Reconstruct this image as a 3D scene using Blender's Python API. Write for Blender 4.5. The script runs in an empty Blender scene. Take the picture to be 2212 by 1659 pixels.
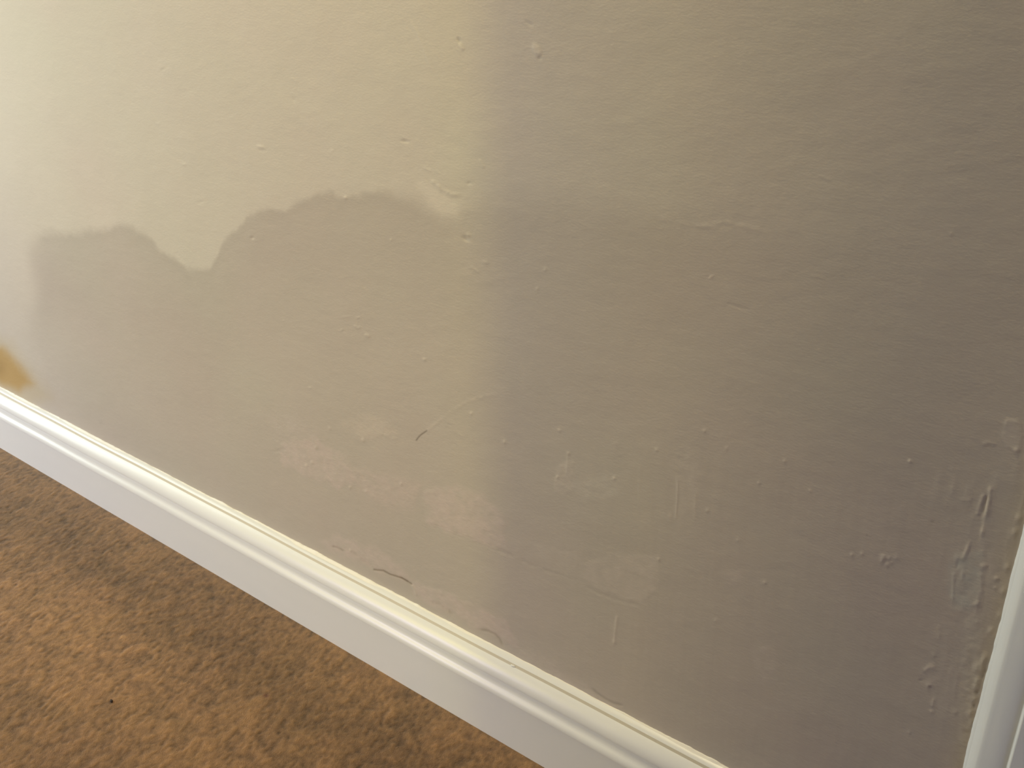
import bpy, math
import numpy as np

# ------------------------------------------------------------------ camera
scene = bpy.context.scene
FOC = 2240.0                       # focal length in pixels of the 2212 px wide frame
CAM_H, CAM_D = 0.95, 0.7727        # height over the carpet, distance from the wall
PITCH = math.atan(FOC / 4670.0)    # tilt below the horizon
YAW = math.radians(38.1)           # turned to the left
cd = bpy.data.cameras.new('camera')
cam = bpy.data.objects.new('camera', cd)
scene.collection.objects.link(cam)
cd.sensor_fit = 'HORIZONTAL'
cd.sensor_width = 36.0
cd.lens = 36.0 * FOC / 2212.0
cd.clip_start = 0.01
cam.location = (0, -CAM_D, CAM_H)
cam.rotation_euler = (math.pi / 2 - PITCH, 0, YAW)
scene.camera = cam

# ------------------------------------------------------------------ light
LW = (0.01, 0.01, 0.02)      # skylight entering the hall
LA = (1.88, 1.68, 0.40)      # bulb in the next room
LB = (0.92, 1.04, 1.04)      # window at the far end of the hall
LC = (0.70, 0.59, 0.13)      # window of the next room
LD = (2.25, 1.86, 1.10)      # ceiling lamp of the hall
LE = (0.10, 0.19, 0.46)      # added cool fill low on the right, no real source there
LF = (0.82, 0.75, 1.12)      # added cool fill from low left, no real window there
UNIT = dict(E=6.0, F=20.0, A=60.0, B=30.0, C=40.0, D=8.0, W=0.5)
world = bpy.data.worlds.new('world')
scene.world = world
world.use_nodes = True
wbg = world.node_tree.nodes['Background']

def split(c):
    m = max(max(c), 1e-9)
    return m, tuple(v / m for v in c)

m, c = split(LW)
wbg.inputs['Color'].default_value = (*c, 1)
wbg.inputs['Strength'].default_value = m * UNIT['W']

def aim(o, target):
    from mathutils import Vector
    d = Vector(target) - o.location
    o.rotation_euler = d.to_track_quat('-Z', 'Y').to_euler()

def area(name, loc, target, sx, sy, rgb, unit):
    m, c = split(rgb)
    if m < 1e-6:
        return
    l = bpy.data.lights.new(name, 'AREA')
    l.shape = 'RECTANGLE'
    l.size, l.size_y = sx, sy
    l.energy = m * unit
    l.color = c
    o = bpy.data.objects.new(name, l)
    scene.collection.objects.link(o)
    o.location = loc
    aim(o, target)

def spot(name, loc, target, cone, blend, r, rgb, unit):
    m, c = split(rgb)
    if m < 1e-6:
        return
    l = bpy.data.lights.new(name, 'SPOT')
    l.spot_size = math.radians(cone)
    l.spot_blend = blend
    l.shadow_soft_size = r
    l.energy = m * unit
    l.color = c
    o = bpy.data.objects.new(name, l)
    scene.collection.objects.link(o)
    o.location = loc
    aim(o, target)

spot('room_spot', (-2.383, -3.286, 2.0), (-1.0, 0.0, 1.24), 42, 0.7, 0.065, LA, UNIT['A'])
area('end_window_light', (-3.1, -0.80, 0.95), (-1.2, 0.0, 0.5), 0.7, 1.8, LB, UNIT['B'])
area('room_window_light', (-3.06, -3.4, 1.4), (-0.8, 0.0, 0.5), 0.36, 1.3, LC, UNIT['C'])
area('hall_lamp_light', (-0.75, -0.15, 2.2), (-0.75, -0.15, 0.0), 0.3, 0.10, LD, UNIT['D'])

area('low_right_fill', (1.3, -0.72, 0.30), (-0.3, 0.0, 0.15), 0.6, 0.5, LE, UNIT['E'])
area('low_left_fill', (-2.3, -2.6, 0.28), (-1.2, 0.0, 0.2), 0.7, 0.45, LF, UNIT['F'])
scene.view_settings.view_transform = 'Standard'
scene.view_settings.look = 'None'
scene.view_settings.exposure = 0.0
scene.view_settings.gamma = 1.0
scene.view_settings.use_curve_mapping = False

# ------------------------------------------------------------------ survey helpers
CP, SP, CY, SY = math.cos(PITCH), math.sin(PITCH), math.cos(YAW), math.sin(YAW)

def ray(px, py):
    r, u = px - 1106.0, 829.5 - py
    y, z = CP * FOC + SP * u, -SP * FOC + CP * u
    return r * CY - y * SY, r * SY + y * CY, z

def on_wall(px, py):
    """where a survey mark meets the wall plane (x, z)"""
    x, y, z = ray(px, py)
    k = CAM_D / y
    return x * k, CAM_H + z * k

def on_floor(px, py):
    x, y, z = ray(px, py)
    k = -CAM_H / z
    return x * k, -CAM_D + y * k

def seen(X, Y, Z):
    """survey coordinates of points (numpy)"""
    dx, dy, dz = X, Y + CAM_D, Z - CAM_H
    r = dx * CY + dy * SY
    f = -dx * SY + dy * CY
    fw = f * CP - dz * SP
    up = f * SP + dz * CP
    return 1106 + FOC * r / fw, 829.5 - FOC * up / fw

def s2l(c):
    return tuple(((v / 255) / 12.92 if v / 255 <= 0.04045 else ((v / 255 + 0.055) / 1.055) ** 2.4) for v in c)

rng = np.random.default_rng(7)

def vnoise(U, V, cu, cv, seed):
    """smooth value noise with cells of cu x cv metres, range -1..1"""
    g = np.random.default_rng(seed)
    a, b = U / cu, V / cv
    a = a - a.min(); b = b - b.min()
    ia, ib = np.floor(a).astype(int), np.floor(b).astype(int)
    fa, fb = a - ia, b - ib
    fa = fa * fa * fa * (fa * (fa * 6 - 15) + 10)
    fb = fb * fb * fb * (fb * (fb * 6 - 15) + 10)
    T = g.uniform(-1, 1, (ia.max() + 2, ib.max() + 2))
    return ((T[ia, ib] * (1 - fa) + T[ia + 1, ib] * fa) * (1 - fb)
            + (T[ia, ib + 1] * (1 - fa) + T[ia + 1, ib + 1] * fa) * fb)

def fbm(U, V, cu, cv, seed, octv=4, gain=0.55):
    s, a, t = 0, 1.0, 0
    for i in range(octv):
        # turn each octave so the lattice does not show
        th = 0.6 * i + 0.35
        P = U * math.cos(th) - V * math.sin(th)
        Q = U * math.sin(th) + V * math.cos(th)
        if abs(cu - cv) > 1e-9:
            P, Q = U + 0.13 * i, V + 0.07 * i
        s = s + a * vnoise(P, Q, cu / 2 ** i, cv / 2 ** i, seed + i)
        t += a
        a *= gain
    return s / t

def sstep(a, b, x):
    t = np.clip((x - a) / (b - a), 0, 1)
    return t * t * (3 - 2 * t)

# ------------------------------------------------------------------ mesh helpers
def link(name, me, mat, parent=None):
    o = bpy.data.objects.new(name, me)
    scene.collection.objects.link(o)
    if mat:
        me.materials.append(mat)
    if parent:
        o.parent = parent
    return o

def raw_mesh(name, co, faces, smooth=None):
    """co (n,3) array, faces (m,4) array of quads"""
    me = bpy.data.meshes.new(name)
    n, m_ = len(co), len(faces)
    me.vertices.add(n)
    me.vertices.foreach_set('co', np.ascontiguousarray(co, dtype=np.float32).ravel())
    me.loops.add(m_ * 4)
    me.loops.foreach_set('vertex_index', np.ascontiguousarray(faces, dtype=np.int32).ravel())
    me.polygons.add(m_)
    me.polygons.foreach_set('loop_start', np.arange(0, m_ * 4, 4, dtype=np.int32))
    sm = np.zeros(m_, dtype=bool) if smooth is None else smooth
    me.polygons.foreach_set('use_smooth', sm)
    me.update(calc_edges=True)
    me.validate()
    return me

BOXF = np.array([[0, 3, 2, 1], [4, 5, 6, 7], [0, 1, 5, 4], [1, 2, 6, 5], [2, 3, 7, 6], [3, 0, 4, 7]])

def box(x0, x1, y0, y1, z0, z1):
    c = np.array([[x0, y0, z0], [x1, y0, z0], [x1, y1, z0], [x0, y1, z0],
                  [x0, y0, z1], [x1, y0, z1], [x1, y1, z1], [x0, y1, z1]], float)
    return c, BOXF

def join(parts):
    cs, fs, n = [], [], 0
    for c, f in parts:
        cs.append(c); fs.append(f + n); n += len(c)
    return np.vstack(cs), np.vstack(fs)

def grid_faces(nu, nv, flip=False):
    i, j = np.meshgrid(np.arange(nu - 1), np.arange(nv - 1), indexing='ij')
    a = (i * nv + j).ravel(); b = ((i + 1) * nv + j).ravel()
    f = np.stack([a, b, b + 1, a + 1], 1)
    return f[:, ::-1] if flip else f

def set_color(me, name, rgb, total):
    at = me.color_attributes.new(name, 'FLOAT_COLOR', 'POINT')
    d = np.ones((total, 4), np.float32)
    d[:len(rgb), :3] = rgb
    if len(rgb) < total:
        d[len(rgb):, :3] = rgb.reshape(-1, 3)[0]
    at.data.foreach_set('color', d.ravel())

# ------------------------------------------------------------------ materials
def new_mat(name):
    m = bpy.data.materials.new(name)
    m.use_nodes = True
    nt = m.node_tree
    b = nt.nodes['Principled BSDF']
    return m, nt, b

def N(nt, t, **kw):
    n = nt.nodes.new(t)
    for k, v in kw.items():
        setattr(n, k, v)
    return n

def bump_noise(nt, b, scale, dist, detail=3, stretch=(1, 1, 1), strength=1.0, normal=None):
    tc = N(nt, 'ShaderNodeTexCoord')
    mp = N(nt, 'ShaderNodeMapping')
    mp.inputs['Scale'].default_value = stretch
    no = N(nt, 'ShaderNodeTexNoise')
    no.inputs['Scale'].default_value = scale
    no.inputs['Detail'].default_value = detail
    bp = N(nt, 'ShaderNodeBump')
    bp.inputs['Distance'].default_value = dist
    bp.inputs['Strength'].default_value = strength
    nt.links.new(tc.outputs['Object'], mp.inputs['Vector'])
    nt.links.new(mp.outputs['Vector'], no.inputs['Vector'])
    nt.links.new(no.outputs['Fac'], bp.inputs['Height'])
    if normal:
        nt.links.new(normal, bp.inputs['Normal'])
    nt.links.new(bp.outputs['Normal'], b.inputs['Normal'])
    return bp

WALL_PAINT = (0.54, 0.493, 0.428)
mat_wall, nt, b = new_mat('magnolia_wall_paint')
at = N(nt, 'ShaderNodeVertexColor', layer_name='paint')
nt.links.new(at.outputs['Color'], b.inputs['Base Color'])
b.inputs['Roughness'].default_value = 0.62
b.inputs['Specular IOR Level'].default_value = 0.3
b1 = bump_noise(nt, b, 420, 0.00016, 4, (0.6, 1, 1.25))
tcw = b1.inputs['Height'].links[0].from_node

mat_plain, nt, b = new_mat('plain_wall_paint')
b.inputs['Base Color'].default_value = (*WALL_PAINT, 1)
b.inputs['Roughness'].default_value = 0.65
bump_noise(nt, b, 420, 0.0002, 4)

mat_gloss, nt, b = new_mat('white_gloss_paint')
b.inputs['Base Color'].default_value = (0.78, 0.795, 0.80, 1)
b.inputs['Roughness'].default_value = 0.32
b.inputs['Specular IOR Level'].default_value = 0.5
bump_noise(nt, b, 60, 0.0003, 3, (0.25, 1, 1))

mat_trim, nt, b = new_mat('bright_white_gloss_paint')
b.inputs['Base Color'].default_value = (0.82, 0.87, 0.90, 1)
b.inputs['Roughness'].default_value = 0.34
b.inputs['Specular IOR Level'].default_value = 0.5
bump_noise(nt, b, 60, 0.0003, 3, (1, 1, 0.25))

mat_caulk, nt, b = new_mat('white_caulk')
b.inputs['Base Color'].default_value = (0.84, 0.82, 0.76, 1)
b.inputs['Roughness'].default_value = 0.5
bump_noise(nt, b, 150, 0.0003, 3)

mat_groove, nt, b = new_mat('tan_groove')
b.inputs['Base Color'].default_value = (0.64, 0.60, 0.48, 1)  # tan strip along the groove, duller than the board paint
b.inputs['Roughness'].default_value = 0.6
bump_noise(nt, b, 200, 0.0002, 2)

mat_carpet, nt, b = new_mat('tan_carpet_pile')
at = N(nt, 'ShaderNodeVertexColor', layer_name='pile')
tc = N(nt, 'ShaderNodeTexCoord')
no = N(nt, 'ShaderNodeTexNoise')
no.inputs['Scale'].default_value = 900
no.inputs['Detail'].default_value = 3
rp = N(nt, 'ShaderNodeMapRange')
rp.inputs['From Min'].default_value = 0.3
rp.inputs['From Max'].default_value = 0.7
rp.inputs['To Min'].default_value = 0.86
rp.inputs['To Max'].default_value = 1.14
mx = N(nt, 'ShaderNodeVectorMath', operation='SCALE')
nt.links.new(tc.outputs['Object'], no.inputs['Vector'])
nt.links.new(no.outputs['Fac'], rp.inputs['Value'])
nt.links.new(at.outputs['Color'], mx.inputs[0])
nt.links.new(rp.outputs['Result'], mx.inputs['Scale'])
nt.links.new(mx.outputs['Vector'], b.inputs['Base Color'])
b.inputs['Roughness'].default_value = 1.0
b.inputs['Specular IOR Level'].default_value = 0.05
b.inputs['Sheen Weight'].default_value = 0.25
b.inputs['Sheen Roughness'].default_value = 0.6
bump_noise(nt, b, 600, 0.0009, 3)

mat_crumb, nt, b = new_mat('dark_crumb')
b.inputs['Base Color'].default_value = (0.03, 0.018, 0.012, 1)
b.inputs['Roughness'].default_value = 0.7
bump_noise(nt, b, 900, 0.0004, 2)

mat_metal, nt, b = new_mat('brushed_metal')
b.inputs['Base Color'].default_value = (0.6, 0.58, 0.54, 1)
b.inputs['Metallic'].default_value = 1
b.inputs['Roughness'].default_value = 0.35

# ------------------------------------------------------------------ the wall
WX0, WX1 = -2.05, -0.020
TRIM_X = -0.1045                    # outer edge of the door architrave
dxs = [WX0]
while dxs[-1] < -0.045:
    t = (dxs[-1] - WX0) / (WX1 - WX0)
    dxs.append(dxs[-1] + 0.0019 * (1 - t) + 0.00095 * t)
ux = np.array([-3.2, -2.6] + dxs + [WX1])
vz = np.concatenate([[0.0, 0.06], np.arange(0.100, 0.92, 0.00115), [1.2, 2.4]])
X, Z = np.meshgrid(ux, vz, indexing='ij')
PX, PY = seen(X, np.zeros_like(X), Z)
inview = (X > WX0 - 0.01) & (Z > 0.09) & (Z < 0.921)

Hm = np.zeros_like(X)               # relief in mm, + towards the room
T = np.ones(X.shape + (3,))         # tint factors on the wall paint

# trowelled plaster under rolled paint
Hm += 0.7 * fbm(X, Z, 0.16, 0.12, 11, 3)
Hm += 0.12 * fbm(X, Z, 0.020, 0.009, 21, 3)
Hm += 0.035 * fbm(X, Z, 0.006, 0.0032, 31, 2)

def seg_dist(pts):
    """distance in survey px to a polyline, and position 0..1 along it; evaluated in its box"""
    p = np.array(pts, float)
    x0, x1, y0, y1 = p[:, 0].min() - 60, p[:, 0].max() + 60, p[:, 1].min() - 60, p[:, 1].max() + 60
    m = (PX > x0) & (PX < x1) & (PY > y0) & (PY < y1) & inview
    qx, qy = PX[m], PY[m]
    best = np.full(qx.shape, 1e9); pos = np.zeros(qx.shape); side = np.zeros(qx.shape)
    L = np.r_[0, np.cumsum(np.hypot(*np.diff(p, axis=0).T))]
    for i in range(len(p) - 1):
        a, d = p[i], p[i + 1] - p[i]
        l2 = max((d ** 2).sum(), 1e-6)
        t = np.clip(((qx - a[0]) * d[0] + (qy - a[1]) * d[1]) / l2, 0, 1)
        ex, ey = qx - a[0] - t * d[0], qy - a[1] - t * d[1]
        e = np.hypot(ex, ey)
        k = e < best
        best[k] = e[k]
        pos[k] = ((L[i] + t * math.sqrt(l2)) / max(L[-1], 1e-6))[k]
        side[k] = (d[0] * ey - d[1] * ex)[k]
    return m, best, pos, side

def line(pts, w, h, tint=None, soft=True):
    m, dd, pos, sd = seg_dist(pts)
    g = np.exp(-(dd / w) ** 2) * (sstep(0, 0.12, pos) * sstep(1, 0.85, pos) * 0.85 + 0.15 if soft else 1)
    if w >= 3.6:
        g = g * np.clip(0.75 + 0.9 * fbm(X[m], Z[m], 0.006, 0.009, int(pts[0][0]) + 700, 2), 0.1, 1.5)
    Hm[m] += 0.6 * h * g
    if tint is not None:
        T[m] *= 1 + (np.array(tint) - 1) * g[:, None]

def step(pts, reach, h, tint=None):
    """a flake edge: relief that starts sharply on the left of the line and dies away"""
    m, dd, pos, sd = seg_dist(pts)
    g = np.exp(-dd / reach) * sstep(-1.5, 1.5, sd / np.maximum(dd, 1e-3) * np.minimum(dd, 3)) \
        * sstep(0, 0.15, pos) * sstep(1, 0.85, pos)
    Hm[m] += 0.5 * h * g
    if tint is not None:
        T[m] *= 1 + (np.array(tint) - 1) * g[:, None]

def blob(x, y, a, bb, ang, h, tint=None, flat=False):
    m = (np.abs(PX - x) < 4 * max(a, bb) + 4) & (np.abs(PY - y) < 4 * max(a, bb) + 4) & inview
    dx, dy = PX[m] - x, PY[m] - y
    c, s = math.cos(math.radians(ang)), math.sin(math.radians(ang))
    u, v = (dx * c + dy * s) / a, (-dx * s + dy * c) / bb
    q = u * u + v * v
    g = 1 / (1 + q ** 4) if flat else np.exp(-q)
    Hm[m] += 0.85 * h * g
    if tint is not None:
        T[m] *= 1 + (np.array(tint) - 1) * g[:, None]

def poly_mask(pts, soft, rough=8, seed=3):
    """soft inside-mask of a polygon given in survey px"""
    p = np.array(pts, float)
    x0, x1, y0, y1 = p[:, 0].min() - 50, p[:, 0].max() + 50, p[:, 1].min() - 50, p[:, 1].max() + 50
    m = (PX > x0) & (PX < x1) & (PY > y0) & (PY < y1) & inview
    qx, qy = PX[m], PY[m]
    ins = np.zeros(qx.shape, bool); dm = np.full(qx.shape, 1e9)
    for i in range(len(p)):
        a, c = p[i], p[(i + 1) % len(p)]
        d = c - a
        l2 = (d ** 2).sum()
        t = np.clip(((qx - a[0]) * d[0] + (qy - a[1]) * d[1]) / l2, 0, 1)
        dm = np.minimum(dm, np.hypot(qx - a[0] - t * d[0], qy - a[1] - t * d[1]))
        if abs(d[1]) > 1e-9:
            cr = ((a[1] > qy) != (c[1] > qy)) & (qx < (c[0] - a[0]) * (qy - a[1]) / d[1] + a[0])
            ins ^= cr
    sd = np.where(ins, dm, -dm)
    sd += rough * fbm(X[m], Z[m], 0.018, 0.018, seed, 3)
    return m, sstep(-soft, soft, sd)

def patch(pts, soft=6, rough=10, seed=3, tint=(1.06, 1.04, 1.06), h=0.25, grain=0.3):
    m, g = poly_mask(pts, soft, rough, seed)
    n1 = fbm(X[m], Z[m], 0.010, 0.010, seed + 50, 3)
    g2 = g * np.clip(0.75 + 0.7 * n1, 0, 1.2)
    Hm[m] += 0.45 * h * g + 0.5 * grain * g * fbm(X[m], Z[m], 0.007, 0.007, seed + 90, 3)
    T[m] *= 1 + 1.5 * (np.array(tint) - 1) * g2[:, None]

# --- the damp stain: everything under a wavy tide line
tide = np.array([(-200, 520), (60, 515), (95, 503), (130, 499), (165, 503), (225, 497), (262, 485), (290, 490), (318, 512),
                 (345, 535), (375, 556), (405, 583), (430, 587), (452, 582), (466, 560), (480, 528), (498, 508), (515, 492),
                 (532, 470), (556, 461), (576, 453), (600, 452), (618, 452), (640, 432), (668, 428), (690, 415), (715, 414),
                 (740, 424), (765, 424), (790, 418), (818, 412), (842, 414), (860, 424), (890, 432), (925, 452), (955, 470),
                 (985, 474), (1010, 448), (1040, 436), (1090, 430), (1160, 428), (1240, 436), (1320, 446), (1420, 470), (1600, 520), (2300, 560)], float)
soft_x = np.interp(PX, [0, 60, 120, 400, 470, 560, 800, 900, 1000, 1200, 2200], [30, 24, 15, 9, 10, 9, 12, 28, 40, 60, 90])
wob = 6 * fbm(X, Z, 0.012, 0.012, 41, 3) + 7 * fbm(X, Z, 0.035, 0.035, 45, 2)
depth = PY - np.interp(PX, tide[:, 0], tide[:, 1]) + wob * np.clip(14 / soft_x, 0.3, 1)
damp = sstep(-soft_x, soft_x, depth)
damp *= sstep(40, 105, PX + 18 * fbm(X, Z, 0.08, 0.08, 47, 2) - 0.02 * (PY - 520)) * (1 - 0.65 * sstep(620, 780, PY) * sstep(260, 60, PX))
damp *= np.interp(PX, [0, 900, 1060, 1300, 1700, 2200], [1, 0.95, 0.6, 0.5, 0.3, 0.2])
damp *= 1 - 0.35 * sstep(60, 420, depth)
damp = damp * inview
edge_dark = np.exp(-((depth - 14) / 16) ** 2) * 0.12 * sstep(60, 140, PX) * sstep(1050, 880, PX)
k = damp * (1 + edge_dark)
T *= 1 - k[..., None] * np.array([0.185, 0.20, 0.20])

# dry tongue that runs into the damp
m, g = poly_mask([(905, 395), (935, 400), (990, 440), (985, 462), (955, 468), (925, 440)], 12, 6, 5)
T[m] *= 1 + (0.10 * g)[:, None]
# ochre salt stain above the skirting at the left
m, g = poly_mask([(-80, 742), (6, 750), (26, 770), (44, 790), (62, 812), (72, 828), (40, 845), (-80, 800)], 15, 3, 6)
T[m] *= 1 + g[:, None] * (np.array([0.88, 0.68, 0.36]) - 1)
blob(-4, 796, 16, 20, 0, 0.0, (0.82, 0.80, 0.75))
m, g = poly_mask([(-80, 700), (20, 740), (90, 830), (110, 860), (60, 880), (-80, 860)], 22, 4, 8)
T[m] *= 1 + g[:, None] * (np.array([0.97, 0.93, 0.80]) - 1)

# slow tone changes of the old paint
T *= (1 + 0.018 * fbm(X, Z, 0.11, 0.11, 61, 3) + 0.008 * fbm(X, Z, 0.02, 0.02, 65, 2))[..., None]
hue = 0.014 * fbm(X, Z, 0.13, 0.13, 71, 2)
T[..., 1] *= 1 + hue
T[..., 0] *= 1 - hue * 0.5

# --- patches where paint has been rubbed or filled
PINK = (1.075, 1.045, 1.065)
patch([(600, 965), (640, 945), (700, 955), (745, 985), (770, 1030), (735, 1060), (690, 1040), (640, 1020), (605, 1000)], 7, 12, 201, PINK)
patch([(735, 915), (790, 895), (850, 915), (860, 940), (820, 950), (770, 945)], 8, 10, 202, (1.05, 1.04, 1.03), 0.2)
patch([(755, 1010), (850, 1030), (905, 1050), (890, 1100), (840, 1090), (780, 1060)], 10, 12, 203, (1.05, 1.03, 1.04))
patch([(915, 1065), (975, 1050), (1040, 1070), (1085, 1110), (1092, 1188), (1020, 1165), (960, 1145), (925, 1125)], 9, 10, 204, PINK, 0.35)
patch([(690, 1170), (730, 1160), (800, 1180), (870, 1225), (900, 1262), (850, 1245), (790, 1225), (735, 1200)], 8, 10, 205, PINK, 0.3)
patch([(890, 1262), (960, 1280), (1040, 1310), (1090, 1345), (1120, 1400), (1075, 1375), (1000, 1340), (930, 1305), (900, 1290)], 7, 10, 206, PINK, 0.4)
patch([(1100, 1400), (1180, 1425), (1260, 1480), (1340, 1530), (1290, 1520), (1200, 1470)], 12, 10, 207, (1.04, 1.03, 1.04), 0.3)
patch([(1202, 1010), (1236, 1000), (1240, 1055), (1215, 1068), (1200, 1060)], 4, 6, 208, (1.06, 1.05, 1.05), 0.25)
patch([(1245, 1045), (1330, 1030), (1335, 1070), (1300, 1085), (1260, 1078)], 9, 8, 209, (1.035, 1.04, 1.04), 0.2)
patch([(1255, 1220), (1330, 1200), (1420, 1200), (1425, 1260), (1385, 1305), (1340, 1290), (1260, 1255)], 6, 8, 210, (1.05, 1.045, 1.05), 0.25, 0.15)
patch([(1160, 1180), (1250, 1195), (1260, 1250), (1180, 1225)], 12, 8, 211, (1.03, 1.03, 1.03), 0.2, 0.12)
patch([(1560, 1240), (1600, 1230), (1605, 1260), (1575, 1262)], 7, 6, 212, (1.05, 1.045, 1.05), 0.2)
patch([(1625, 1405), (1670, 1390), (1680, 1450), (1650, 1470)], 10, 8, 213, (1.05, 1.045, 1.05), 0.2)
patch([(1455, 980), (1495, 960), (1520, 1010), (1500, 1100), (1470, 1120)], 12, 10, 214, (1.03, 1.03, 1.03), 0.2)
patch([(540, 890), (640, 900), (680, 940), (600, 950)], 16, 10, 215, (1.025, 1.02, 1.03), 0.15)
patch([(2170, 912), (2200, 908), (2208, 940), (2200, 975), (2175, 965), (2165, 940)], 4, 4, 216, (1.05, 1.05, 1.05), 0.5, 0.2)
patch([(2060, 1195), (2125, 1190), (2110, 1310), (2060, 1315), (2040, 1260)], 10, 8, 217, (1.0, 1.045, 1.05), 0.25, 0.5)
patch([(1990, 1440), (2020, 1430), (2030, 1480), (2000, 1490)], 6, 6, 218, (1.03, 1.03, 1.03), 0.3, 0.4)
patch([(2085, 1330), (2120, 1330), (2105, 1640), (2070, 1640)], 9, 8, 219, (1.04, 1.05, 1.04), 0.3, 0.6)
patch([(520, 570), (600, 600), (560, 640), (500, 620)], 20, 8, 220, (1.01, 1.01, 1.01), 0.15, 0.1)

# faint tall brush strokes over the lower right of the wall
m = (PX > 1150) & (PY > 880) & inview
st = fbm(X[m] + 0.02 * Z[m], Z[m], 0.0045, 0.06, 301, 2) * sstep(1150, 1300, PX[m]) * sstep(880, 1050, PY[m])
Hm[m] += 0.05 * st
T[m] *= (1 + 0.012 * st)[:, None]
m = (PX > 1950) & (PY > 850) & inview
st = np.clip(fbm(X[m] + 0.03 * Z[m], Z[m], 0.006, 0.035, 311, 3) - 0.12, 0, 1) * sstep(1980, 2090, PX[m]) * sstep(860, 1060, PY[m])
Hm[m] += 0.35 * st
T[m] *= (1 + 0.06 * st)[:, None]

LT = (1.13, 1.12, 1.10)
# nicks, pimples, scratches
line([(989, 82), (995, 92)], 3.2, -0.8, (0.93, 0.93, 0.92)); line([(992, 96), (1001, 108)], 3, 0.6, (1.06, 1.06, 1.06))
blob(1160, 108, 8, 14, -28, 0.5, (1.08, 1.08, 1.07), True); blob(1166, 124, 4, 3, 40, -0.7, (0.9, 0.9, 0.9))
blob(875, 305, 7, 2.6, 5, -0.9, (0.97, 0.97, 0.96)); line([(868, 296), (884, 303)], 2.5, 0.2)
blob(563, 317, 7, 2.8, 15, 0.6, (1.05, 1.05, 1.05)); blob(566, 325, 8, 3, 10, -0.35)
blob(634, 215, 3, 6, -30, -0.4); line([(628, 168), (642, 176)], 2.5, 0.35)
blob(1006, 516, 8, 4.5, 30, -1.0, (1.06, 1.06, 1.06)); blob(1011, 508, 4, 2.5, 35, 0.5)
blob(1013, 396, 5, 3, 0, -0.6); line([(930, 388), (955, 410), (976, 420), (1000, 421)], 4.5, 0.7)
line([(915, 362), (932, 370)], 2.4, 0.4); line([(938, 368), (952, 376)], 2.2, 0.3)
line([(1036, 344), (1046, 364)], 2.4, 0.5); blob(545, 514, 4, 3, 0, -0.7, (1.04, 1.04, 1.04))
blob(747, 427, 3, 3, 0, 0.6, (1.14, 1.13, 1.12)); blob(845, 518, 2.6, 2.6, 0, 0.4, LT)
blob(352, 150, 7, 3, -35, -0.2, (0.93, 0.94, 0.92)); line([(335, 126), (352, 136)], 4, 0.15, (1.02, 1.03, 1.02))
line([(884, 40), (905, 78), (925, 128), (935, 155)], 3, 0.35, (1.02, 1.02, 1.02))
blob(343, 266, 5, 3, 0, 0.25); blob(398, 355, 6, 3, 0, 0.3, (1.03, 1.03, 1.03)); blob(718, 326, 3, 4, 0, 0.3, (1.03, 1.03, 1.03))
blob(434, 436, 8, 3, -15, -0.25, (0.98, 0.98, 0.98)); line([(0, 168), (30, 175)], 4, 0.3)
line([(1135, 46), (1152, 55)], 2.5, -0.5); blob(1323, 100, 4, 3, 0, 0.2)
line([(765, 703), (772, 709), (780, 707)], 2.5, 0.5); line([(788, 722), (798, 728)], 3, 0.7, (1.05, 1.05, 1.04))
blob(774, 686, 5, 2, 0, 0.35); blob(738, 713, 4, 2, -30, 0.4); line([(738, 686), (756, 683)], 2, 0.3)
blob(917, 776, 3.5, 3, 0, 0.5, (1.08, 1.07, 1.06)); blob(1018, 893, 2.8, 2.8, 0, 0.5, LT); blob(669, 838, 4, 2.4, 0, 0.3, (1.04, 1.04, 1.04))
blob(1048, 567, 6, 4, 20, 0.4); line([(1015, 575), (1035, 590)], 3, 0.4)
blob(1178, 582, 4, 5, 0, 0.4, (1.05, 1.05, 1.05)); blob(1160, 624, 3, 4, 0, 0.4, (1.08, 1.07, 1.06))
line([(1532, 601), (1541, 595)], 2.4, 0.5, (1.12, 1.11, 1.1)); blob(1530, 598, 2.5, 2.5, 0, -0.2)
line([(1515, 486), (1570, 481), (1605, 488), (1665, 502)], 5, 0.3, (1.05, 1.05, 1.04))
line([(1420, 470), (1500, 488), (1560, 492)], 4, 0.2, (1.02, 1.02, 1.02)); line([(1765, 378), (1800, 391)], 2.5, 0.3)
line([(1570, 655), (1590, 662), (1620, 670)], 3, -0.35, (0.98, 0.98, 0.98)); line([(1750, 595), (1785, 603)], 2.2, 0.3)
line([(905, 946), (940, 916), (975, 888), (1010, 868), (1050, 854), (1085, 848)], 3.6, 0.2, (1.045, 1.04, 1.035))
line([(899, 951), (905, 943), (911, 938), (921, 931)], 1.7, -0.2, (0.50, 0.48, 0.46), False)
line([(958, 912), (975, 925), (1006, 950)], 3.6, 0.35); line([(960, 914), (975, 920)], 2, -0.3, (0.97, 0.97, 0.97))
blob(600, 974, 12, 4, -10, -0.3, (0.96, 0.96, 0.97)); line([(800, 925), (830, 940), (860, 950)], 5, 0.3, (1.03, 1.03, 1.02))
for (x, y) in [(673, 1000), (661, 1006), (682, 967), (712, 926), (784, 951), (790, 1062), (756, 1053), (866, 1046), (1090, 955), (757, 1189), (1227, 980), (1208, 930),
               (1204, 1031), (1418, 972), (1522, 931), (1570, 968), (1326, 1034), (1528, 1103), (1423, 1208), (1594, 1167), (1640, 1043), (1695, 996),
               (1750, 1060), (1840, 1198), (1862, 1196), (1546, 1340), (2150, 1270), (1964, 1582), (1652, 1258), (2055, 505)]:
    blob(x, y, 3.2, 3.8, 0, 0.45, (1.07, 1.065, 1.06))
blob(1965, 996, 3.4, 3.2, 0, 0.7, (1.35, 1.35, 1.33)); blob(2014, 1127, 5, 2.2, 10, -0.2, (0.75, 0.74, 0.74))
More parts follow.
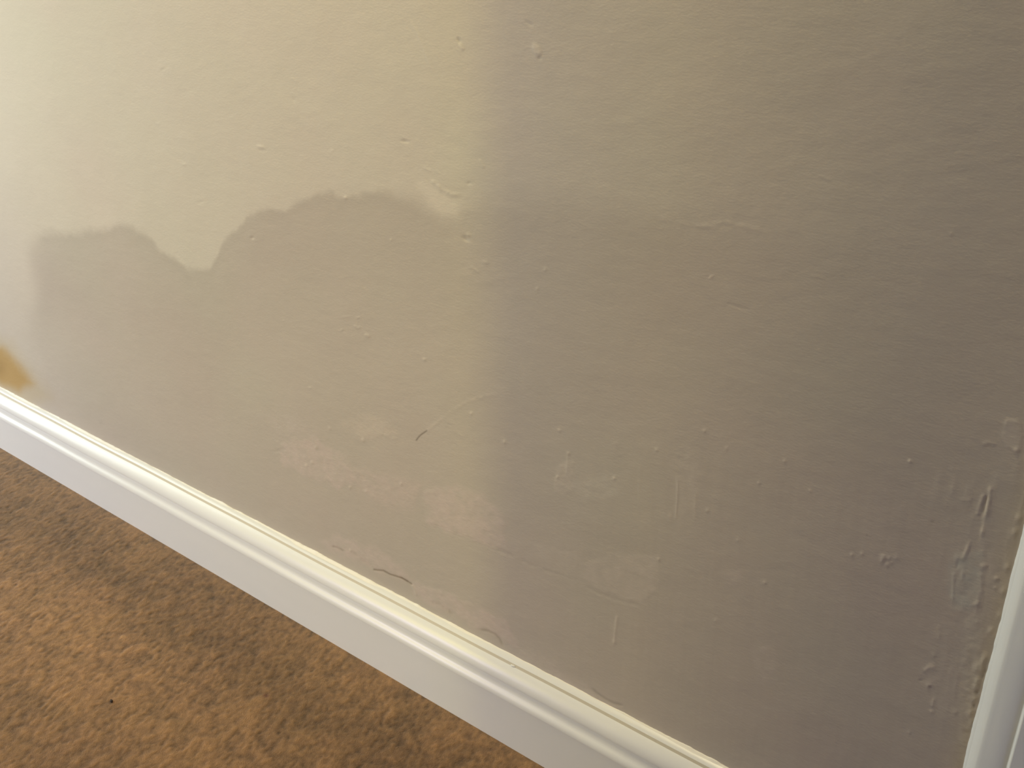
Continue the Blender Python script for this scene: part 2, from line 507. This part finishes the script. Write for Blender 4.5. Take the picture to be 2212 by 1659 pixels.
blob(1872, 1156, 1.8, 1.8, 0, 0, (0.75, 0.75, 0.75)); blob(218, 913, 4, 6, 0, 0, (0.95, 0.95, 0.95))
line([(1464, 1035), (1463, 1070), (1460, 1112), (1458, 1128)], 2.0, 0.5, (1.06, 1.055, 1.05)); blob(1447, 1116, 5, 7, 0, 0.3, (1.07, 1.06, 1.06))
line([(1333, 1328), (1329, 1360), (1326, 1392)], 3.0, 0.5, (1.09, 1.085, 1.08)); line([(1336, 1226), (1338, 1250)], 4, 0.4, (1.06, 1.05, 1.05))
blob(1327, 1388, 4, 5, 0, 0.4, (1.06, 1.06, 1.06)); line([(1503, 1060), (1500, 1130)], 2.4, 0.25, (1.02, 1.02, 1.02))
line([(1226, 985), (1224, 1025)], 3, 0.3, (1.04, 1.04, 1.04)); line([(1382, 1000), (1380, 1080)], 3, 0.15, (1.015, 1.015, 1.015))
# lower edges of old filler
step([(1095, 1192), (1040, 1172), (985, 1152), (920, 1128)], 7, -0.3)
line([(915, 1130), (985, 1155), (1045, 1178), (1100, 1198), (1150, 1222), (1260, 1260)], 4, -0.35, (0.985, 0.985, 0.985))
line([(1255, 1262), (1300, 1285), (1345, 1300), (1385, 1308)], 4, -0.25, (0.985, 0.985, 0.985))
# cracks just above the skirting
CR = (0.62, 0.58, 0.52)
line([(716, 1180), (728, 1183), (744, 1191)], 2.2, -0.5, (0.82, 0.80, 0.77))
line([(808, 1231), (816, 1232), (828, 1233), (842, 1241), (856, 1245), (868, 1249), (878, 1255), (889, 1262)], 1.9, -0.8, CR, False)
line([(866, 1248), (880, 1256)], 2.0, -0.4, (0.8, 0.78, 0.75), False)
line([(889, 1262), (895, 1272), (900, 1288)], 3, 0.6, (1.04, 1.04, 1.03))
line([(930, 1300), (950, 1307), (968, 1318), (980, 1330)], 4, -0.6, (0.93, 0.92, 0.9))
line([(1036, 1360), (1055, 1363), (1070, 1370), (1080, 1380), (1088, 1398)], 3, -0.8, (0.84, 0.82, 0.80))
line([(1277, 1484), (1288, 1496), (1305, 1508), (1325, 1519), (1350, 1526)], 3, -0.7, (0.84, 0.84, 0.83))
line([(760, 1195), (785, 1212), (805, 1228)], 5, -0.4, (0.97, 0.96, 0.95))
# blister cluster and drips near the architrave
for (x, y, r, h) in [(1909, 1204, 6, .8), (1921, 1206, 4, .5), (1905, 1212, 4, .4), (1916, 1220, 5, .4), (1936, 1205, 6, .3), (1926, 1215, 3, .4)]:
    blob(x, y, r, r * 1.1, 0, h, (1.05, 1.05, 1.05))
line([(2141, 1046), (2138, 1070), (2134, 1090), (2130, 1110), (2124, 1140), (2119, 1165)], 4, 1.1, (1.06, 1.06, 1.06))
line([(2133, 1068), (2129, 1088), (2124, 1110)], 3, -0.9, (0.93, 0.93, 0.93))
line([(2125, 1068), (2117, 1090), (2113, 1108)], 4, 0.8, (1.06, 1.06, 1.06)); blob(2112, 1109, 4, 4, 0, .5, (1.06, 1.06, 1.06))
line([(2093, 1165), (2090, 1185), (2079, 1212)], 4, 0.9, (1.05, 1.05, 1.05)); blob(2135, 1105, 6, 9, 0, .5)
line([(2120, 960), (2138, 956), (2152, 962)], 4, 0.5); blob(2195, 972, 6, 5, -20, .6, (1.06, 1.06, 1.06))
line([(2170, 920), (2178, 908), (2198, 912)], 4, 0.5); line([(2072, 1080), (2100, 1082)], 3, 0.3)
line([(2118, 1225), (2132, 1220)], 6, 0.8, (1.05, 1.05, 1.05)); line([(2118, 1230), (2120, 1262), (2112, 1300), (2108, 1312)], 5, 0.8, (1.05, 1.05, 1.05))
blob(2110, 1305, 6, 7, 0, .4); line([(2080, 1232), (2078, 1255)], 3, .6, (1.03, 1.05, 1.05)); line([(2060, 1235), (2058, 1300)], 3, .5, (1.03, 1.05, 1.05))
line([(2069, 1212), (2065, 1232)], 2.5, -.5, (.94, .95, .95)); blob(2153, 1250, 5, 5, 0, .7, (1.05, 1.05, 1.05))
line([(2029, 1350), (2027, 1385)], 4, .4, (1.03, 1.04, 1.03)); line([(2016, 1398), (2018, 1420)], 4, .4, (1.03, 1.04, 1.03))
line([(1996, 1452), (2008, 1438), (2020, 1445)], 4, .6, (1.04, 1.04, 1.04)); blob(2007, 1481, 5, 4, 0, .5); blob(2009, 1484, 3, 2, 20, -.8, (.8, .8, .8)); blob(1989, 1470, 4, 2, 10, -.5, (.88, .88, .88))
line([(2018, 1508), (2013, 1528)], 3.5, .6, (1.06, 1.06, 1.06)); blob(2013, 1537, 4, 4, 0, .5, (1.05, 1.05, 1.05)); blob(2065, 1538, 4, 4, 0, .4)
line([(1765, 1375), (1768, 1400)], 4, .2); line([(1330, 950), (1322, 990)], 6, .15, (1.015, 1.01, 1.01))
# crumbly paint along the architrave
for (x, y) in [(2176, 1225), (2168, 1278), (2160, 1330), (2150, 1375), (2141, 1362), (2128, 1420), (2122, 1430), (2120, 1445), (2112, 1470), (2108, 1485), (2111, 1440),
               (2105, 1510), (2096, 1540), (2200, 1120), (2192, 1150), (2100, 1560)]:
    blob(x, y, 6, 9, 12, 0.7, (1.07, 1.08, 1.06))
for (x, y) in [(2128, 1450), (2110, 1495), (2124, 1462), (2104, 1525)]:
    blob(x, y, 3, 5, 12, -0.6, (0.82, 0.82, 0.8))

Hm *= inview * sstep(0.100, 0.112, Z) * 1.0
# keep the plaster flat where woodwork is fixed over it
Hm *= sstep(TRIM_X + 0.004, TRIM_X - 0.004, X)
Yw = -Hm / 1000.0
paint = np.clip(np.array(WALL_PAINT) * T, 0, 0.95).reshape(-1, 3)
co = np.stack([X, Yw, Z], -1).reshape(-1, 3)
fg = grid_faces(len(ux), len(vz))
DOOR0, DOOR1, DOORH = WX1, 0.76, 1.99
parts = [(co, fg),
         box(-3.2, WX1, 0.004, 0.11, 0, 2.4),
         box(DOOR0, DOOR1, 0.0, 0.11, DOORH, 2.4),
         box(DOOR1, 1.6, 0.0, 0.11, 0, 2.4)]
c2, f2 = join(parts)
sm = np.zeros(len(f2), bool); sm[:len(fg)] = True
me = raw_mesh('wall_back', c2, f2, sm)
pa = np.empty((len(c2), 3)); pa[:] = WALL_PAINT; pa[:len(paint)] = paint
set_color(me, 'paint', pa, len(c2))
wall = link('wall_back', me, mat_wall)
wall['kind'] = 'structure'
wall['label'] = 'magnolia painted plaster wall with a brown damp stain above the skirting'

# ------------------------------------------------------------------ carpet
FX = np.concatenate([[-3.2, -2.4], np.arange(-1.98, -0.40, 0.0018), [-0.2, 0.1, 1.6]])
FY = np.concatenate([[-4.2, -1.2, -0.7], np.arange(-0.52, -0.012, 0.0018), [0.11]])
GX, GY = np.meshgrid(FX, FY, indexing='ij')
# A1 across, B1 along the lean of the pile
A1 = GX * 0.9104 - GY * -0.4137
B1 = GX * -0.4137 + GY * 0.9104
tuft = 1.5 * np.clip(0.6 * fbm(A1, B1, 0.0052, 0.0135, 401, 3, 0.6) + 0.8 * fbm(A1 + 0.0, B1 * 0.8, 0.0065, 0.0065, 451, 3, 0.7), -1, 1)
tuft2 = fbm(A1, B1, 0.0030, 0.0060, 411, 2)
big = fbm(GX, GY, 0.10, 0.07, 421, 3)
mid = fbm(A1, B1, 0.026, 0.026, 431, 3)
fin = (GX > -2.0) & (GX < -0.39) & (GY > -0.53) & (GY < -0.01)
Hc = (0.55 * tuft + 0.2 * tuft2 + 0.6 * mid) * fin
Hc *= 1 - 0.75 * sstep(-0.050, -0.028, GY)
Hc -= 0.6 * sstep(-0.040, -0.027, GY) * fin            # pile turns down against the board
pile = (0.246, 0.139, 0.066)
# paler on high tufts, darker between them; random soft tone patches
v = 1 + 0.36 * tuft + 0.24 * tuft2 + 0.20 * mid + 0.12 * big
dark_band = np.exp(-((GY + 0.125 + 0.02 * big) / 0.05) ** 2)  # darker band in the pile running along the board
light_pool = np.exp(-((GX + 1.22) / 0.28) ** 2 - ((GY + 0.235) / 0.10) ** 2)   # pool of light painted into the pile colour
v = v * (1 - 0.22 * dark_band * fin) * (0.86 + 0.27 * light_pool * fin)
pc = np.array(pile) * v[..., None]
pc[..., 2] *= 1 - 0.05 * tuft - 0.05 * big
pc[..., 0] *= 1 + 0.02 * mid
rx_, ry_ = on_floor(575, 1503)                       # small rusty spot in the pile
spot_ = np.exp(-((GX - rx_) / 0.004) ** 2 - ((GY - ry_) / 0.003) ** 2)
pc *= 1 - spot_[..., None] * np.array([0.40, 0.62, 0.55])
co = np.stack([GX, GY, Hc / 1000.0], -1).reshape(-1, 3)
fg = grid_faces(len(FX), len(FY))
c2, f2 = join([(co, fg), box(-3.2, 1.6, -4.2, 0.11, -0.06, -0.012)])
sm = np.zeros(len(f2), bool); sm[:len(fg)] = True
me = raw_mesh('floor', c2, f2, sm)
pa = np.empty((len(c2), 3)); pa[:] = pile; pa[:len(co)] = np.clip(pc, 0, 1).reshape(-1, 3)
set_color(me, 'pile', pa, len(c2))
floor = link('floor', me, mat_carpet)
floor['kind'] = 'structure'
floor['label'] = 'tan brown twist pile carpet'

# ------------------------------------------------------------------ skirting board
# (distance from wall, height) from the top back edge down to the floor
PROFILE = [(0.0000, 0.1180), (0.0015, 0.1182), (0.0048, 0.1170), (0.0070, 0.1156), (0.0080, 0.1146), (0.0091, 0.1110),
           (0.0098, 0.1106), (0.0120, 0.1090), (0.0143, 0.1068), (0.0164, 0.1041), (0.0181, 0.1010), (0.0194, 0.0976),
           (0.0201, 0.0944), (0.0204, 0.0920), (0.0203, 0.0910), (0.0190, 0.0904), (0.0196, 0.0888), (0.0201, 0.0855),
           (0.0206, 0.0826), (0.0214, 0.0806), (0.0226, 0.0788), (0.0238, 0.0768), (0.0247, 0.0745), (0.0252, 0.0720),
           (0.0252, 0.0702), (0.0246, 0.0693), (0.0246, 0.0350), (0.0246, -0.0040)]
GROOVE = (4, 5)

def sweep(profile, stations, place):
    """place(s, d, h) -> xyz ; stations along the run"""
    co = np.array([[place(s, d, h) for (d, h) in profile] for s in stations], float).reshape(-1, 3)
    return co, grid_faces(len(stations), len(profile))

xs = np.linspace(-3.2, TRIM_X + 0.005, 120)
wav = 0.0004 * np.sin(xs * 9.0) + 0.0003 * np.sin(xs * 23.0 + 1)
prof = PROFILE + [(0.0, -0.004), PROFILE[0]]
co = []
for x, w_ in zip(xs, wav):
    for (d, h) in prof:
        co.append((x, -d, h + (w_ if h > 0.05 else 0)))
co = np.array(co)
fg = grid_faces(len(xs), len(prof), True)
me = raw_mesh('baseboard_back', co, fg, np.ones(len(fg), bool))
base = link('baseboard_back', me, mat_gloss)
base.data.materials.append(mat_groove)
base['kind'] = 'structure'
base['label'] = 'white gloss moulded skirting board along the damp wall'
npf = len(prof) - 1
pm = np.zeros(len(fg), np.int32)
pm.reshape(len(xs) - 1, npf)[:, GROOVE[0]] = 1
me.polygons.foreach_set('material_index', pm)
import bmesh
bm = bmesh.new(); bm.from_mesh(me)
bmesh.ops.remove_doubles(bm, verts=bm.verts, dist=1e-6)
for f_ in bmesh.ops.holes_fill(bm, edges=[e for e in bm.edges if e.is_boundary], sides=0)['faces']:
    f_.smooth = False
bm.to_mesh(me); bm.free()
def sharpen(me, deg=24):
    # crisp arrises of the moulding, soft curves elsewhere
    me.set_sharp_from_angle(angle=math.radians(deg))
sharpen(me)

# ragged line of caulk / paint between board and plaster (follows the wall's relief)
cx = np.arange(-2.0, TRIM_X, 0.0016)
rg = 0.0009 * fbm(cx, cx * 0, 0.02, 0.02, 501, 4) + 0.0005 * np.clip(fbm(cx, cx * 0, 0.006, 0.006, 511, 2), 0, 1)
cpx, _ = seen(cx, cx * 0, cx * 0 + 0.119)
for (px, hh, w_) in [(478, 0.0016, 14), (505, -0.0010, 8), (560, 0.0010, 10), (690, 0.0008, 12), (900, 0.0006, 10), (1490, 0.0010, 8), (1545, 0.0010, 10), (142, 0.0006, 9)]:
    rg = rg + hh * np.exp(-((cpx - px) / w_) ** 2)
top = 0.1192 + rg
co = []
for x, t_ in zip(cx, top):
    co += [(x, -0.0046, 0.1168), (x, -0.0022, 0.1178), (x, -0.0012, (t_ + 0.1180) / 2 + 0.0003), (x, -0.0004, t_), (x, 0.0012, t_ + 0.0001)]
fg = grid_faces(len(cx), 5)
me = raw_mesh('caulk_line', np.array(co), fg, np.ones(len(fg), bool))
caulk = link('caulk_line', me, mat_caulk, base)
caulk['label'] = 'ragged cream paint line'

# small drip of paint bridging the groove
def uvball(cx_, cy_, cz_, rx, ry, rz, seg=14, rings=9, seed=None):
    th = np.linspace(0, math.pi, rings); ph = np.linspace(0, 2 * math.pi, seg)
    A, B = np.meshgrid(ph, th, indexing='ij')
    k = 1.0
    if seed is not None:
        g = np.random.default_rng(seed)
        a1, a2, a3 = g.uniform(0, 6, 3)
        k = 1 + 0.14 * np.sin(2 * A + a1) * np.sin(B) + 0.12 * np.sin(3 * A + a2) * np.sin(2 * B) + 0.1 * np.sin(B * 3 + a3) * np.sin(B)
    c = np.stack([cx_ + rx * k * np.sin(B) * np.cos(A), cy_ + ry * k * np.sin(B) * np.sin(A), cz_ + rz * k * np.cos(B)], -1).reshape(-1, 3)
    return c, grid_faces(seg, rings)
def groove_x(px, py):
    x, y, z = ray(px, py); kk = (CAM_D - 0.0092) / y
    return x * kk
gx = groove_x(1108, 1441)
c, f = uvball(gx, -0.0088, 0.1119, 0.0032, 0.0014, 0.0014, seed=3)
drip = link('paint_drip', raw_mesh('paint_drip', c, f, np.ones(len(f), bool)), mat_gloss, base)

# ------------------------------------------------------------------ door architrave (same moulding, upright)
zs = np.linspace(-0.004, DOORH + 0.075, 90)
# (sideways offset from outer edge, stand-off from the wall)
VP = [(0.0000, 0.0000), (0.0005, 0.0012), (0.0020, 0.0032), (0.0060, 0.0070), (0.0095, 0.0100), (0.0112, 0.0108), (0.0135, 0.0112),
      (0.0170, 0.0119), (0.0210, 0.0126), (0.0250, 0.0130), (0.0285, 0.0130), (0.0310, 0.0127), (0.0328, 0.0122), (0.0336, 0.0126),
      (0.0344, 0.0146), (0.0350, 0.0156), (0.0358, 0.0160), (0.0366, 0.0160), (0.0600, 0.0160), (0.0835, 0.0160), (0.0850, 0.0145), (0.0850, 0.0)]

def upright(name, x_edge, sgn, z_top, mat):
    zz = np.linspace(-0.004, z_top, 90)
    jit = 0.0006 * fbm(zz, zz * 0, 0.02, 0.02, 611, 3)
    co = np.array([[(x_edge + sgn * (o + (jit[i] if o < 0.001 else 0)), -d, z) for (o, d) in VP] for i, z in enumerate(zz)]).reshape(-1, 3)
    f = grid_faces(len(zz), len(VP), sgn < 0)
    me = raw_mesh(name, co, f[:, ::-1] if False else f, np.ones(len(f), bool))
    sharpen(me)
    return link(name, me, mat)

trim = upright('trim_1', TRIM_X, 1, DOORH + 0.075, mat_trim)
trim['kind'] = 'structure'
trim['label'] = 'white gloss moulded door architrave at the right'
trim2 = upright('trim_2', DOOR1 + 0.085, -1, DOORH + 0.075, mat_trim)
trim2['kind'] = 'structure'
trim2['label'] = 'white gloss door architrave beyond the door'
# ragged caulk against the plaster
cz = np.arange(0.0, 1.2, 0.0016)
rg = 0.0011 * fbm(cz, cz * 0, 0.045, 0.045, 521, 4) + 0.0003 * fbm(cz, cz * 0, 0.007, 0.007, 531, 2) + 0.0005
# the paint line creeps a little over the wall lower down
cut = TRIM_X - 0.0004 - np.clip(rg, -0.0004, 0.004)
co = []
for z, x in zip(cz, cut):
    co += [(x, 0.0012, z), (x + 0.0002, -0.0006, z), (x + 0.0009, -0.0016, z), (TRIM_X + 0.0018, -0.0032, z), (TRIM_X + 0.0030, -0.0040, z)]
f = grid_faces(len(cz), 5, True)
me = raw_mesh('caulk_line', np.array(co), f, np.ones(len(f), bool))
link('caulk_line', me, mat_trim, trim)

# door lining, head and closed door (right of the frame)
c, f = join([box(DOOR0 - 0.0, DOOR0 + 0.022, 0.0, 0.12, 0, DOORH), box(DOOR1 - 0.022, DOOR1, 0.0, 0.12, 0, DOORH),
             box(DOOR0 + 0.022, DOOR1 - 0.022, 0.0, 0.12, DOORH - 0.022, DOORH)])
t3 = link('trim_3', raw_mesh('trim_3', c, f), mat_trim)
t3['kind'] = 'structure'; t3['label'] = 'white door lining inside the opening'

a0, a1, dz = DOOR0 + 0.025, DOOR1 - 0.025, DOORH - 0.025
pl = [box(a0, a1, 0.050, 0.085, 0.008, dz)]
st, mid_ = 0.10, (a0 + a1) / 2
for (x0, x1, z0, z1) in [(a0, a0 + st, 0.008, dz), (a1 - st, a1, 0.008, dz), (mid_ - 0.045, mid_ + 0.045, 0.21, 0.78), (mid_ - 0.045, mid_ + 0.045, 0.95, dz - 0.11),
                         (a0 + st, a1 - st, 0.008, 0.21), (a0 + st, a1 - st, 0.78, 0.95), (a0 + st, a1 - st, dz - 0.11, dz)]:
    pl.append(box(x0, x1, 0.042, 0.052, z0, z1))
for (x0, x1) in [(a0 + st, mid_ - 0.045), (mid_ + 0.045, a1 - st)]:
    for (z0, z1) in [(0.21, 0.78), (0.95, dz - 0.11)]:
        pl.append(box(x0 + 0.035, x1 - 0.035, 0.046, 0.053, z0 + 0.035, z1 - 0.035))
c, f = join(pl)
door = link('door_1', raw_mesh('door_1', c, f), mat_trim)
door['kind'] = 'structure'; door['label'] = 'white panelled door closed in the opening'
def tube(p, q, r, seg=16):
    p, q = np.array(p, float), np.array(q, float)
    d = (q - p) / np.linalg.norm(q - p)
    u = np.cross(d, [0, 0, 1] if abs(d[2]) < 0.9 else [1, 0, 0]); u /= np.linalg.norm(u); v_ = np.cross(d, u)
    an = np.linspace(0, 2 * math.pi, seg)
    rows = [(p, 0.0), (p, r), (q, r), (q, 0.0)]
    co = np.array([[a + k * (math.cos(t) * u + math.sin(t) * v_) for (a, k) in rows] for t in an]).reshape(-1, 3)
    return co, grid_faces(seg, 4)
hx = a1 - 0.055
c, f = join([tube((hx, 0.042, 0.99), (hx, 0.034, 0.99), 0.024), tube((hx, 0.036, 0.99), (hx, -0.012, 0.99), 0.008), tube((hx + 0.008, -0.008, 0.99), (hx - 0.11, -0.008, 0.99), 0.0085)])
link('door_handle', raw_mesh('door_handle', c, f), mat_metal, door)

# ------------------------------------------------------------------ crumbs lying on the pile
def crumb(px, py, r, seed, label):
    x, y = on_floor(px, py)
    c, f = uvball(0, 0, 0, r, r * 0.8, r * 0.6, 12, 8, seed)
    o = link('crumb', raw_mesh('crumb', c, f, np.ones(len(f), bool)), mat_crumb)
    i = np.argmin(np.abs(FX - x)); j = np.argmin(np.abs(FY - y))
    o.location = (x, y, Hc[i - 1:i + 2, j - 1:j + 2].max() / 1000 + r * 0.40)
    o['label'] = label; o['category'] = 'crumb'
    return o
crumb(241, 1516, 0.0026, 1, 'tiny dark brown crumb lying on the tan carpet near the bottom left')

# ------------------------------------------------------------------ unseen wall added behind the camera; its end casts the shadow edge
c, f = join([box(-1.25, 1.6, -1.27, -1.15, 0, 2.4), box(-3.2, -1.25, -1.27, -1.15, 2.05, 2.4)])
wf = link('shadow_edge_wall', raw_mesh('shadow_edge_wall', c, f), mat_plain)
wf['kind'] = 'structure'
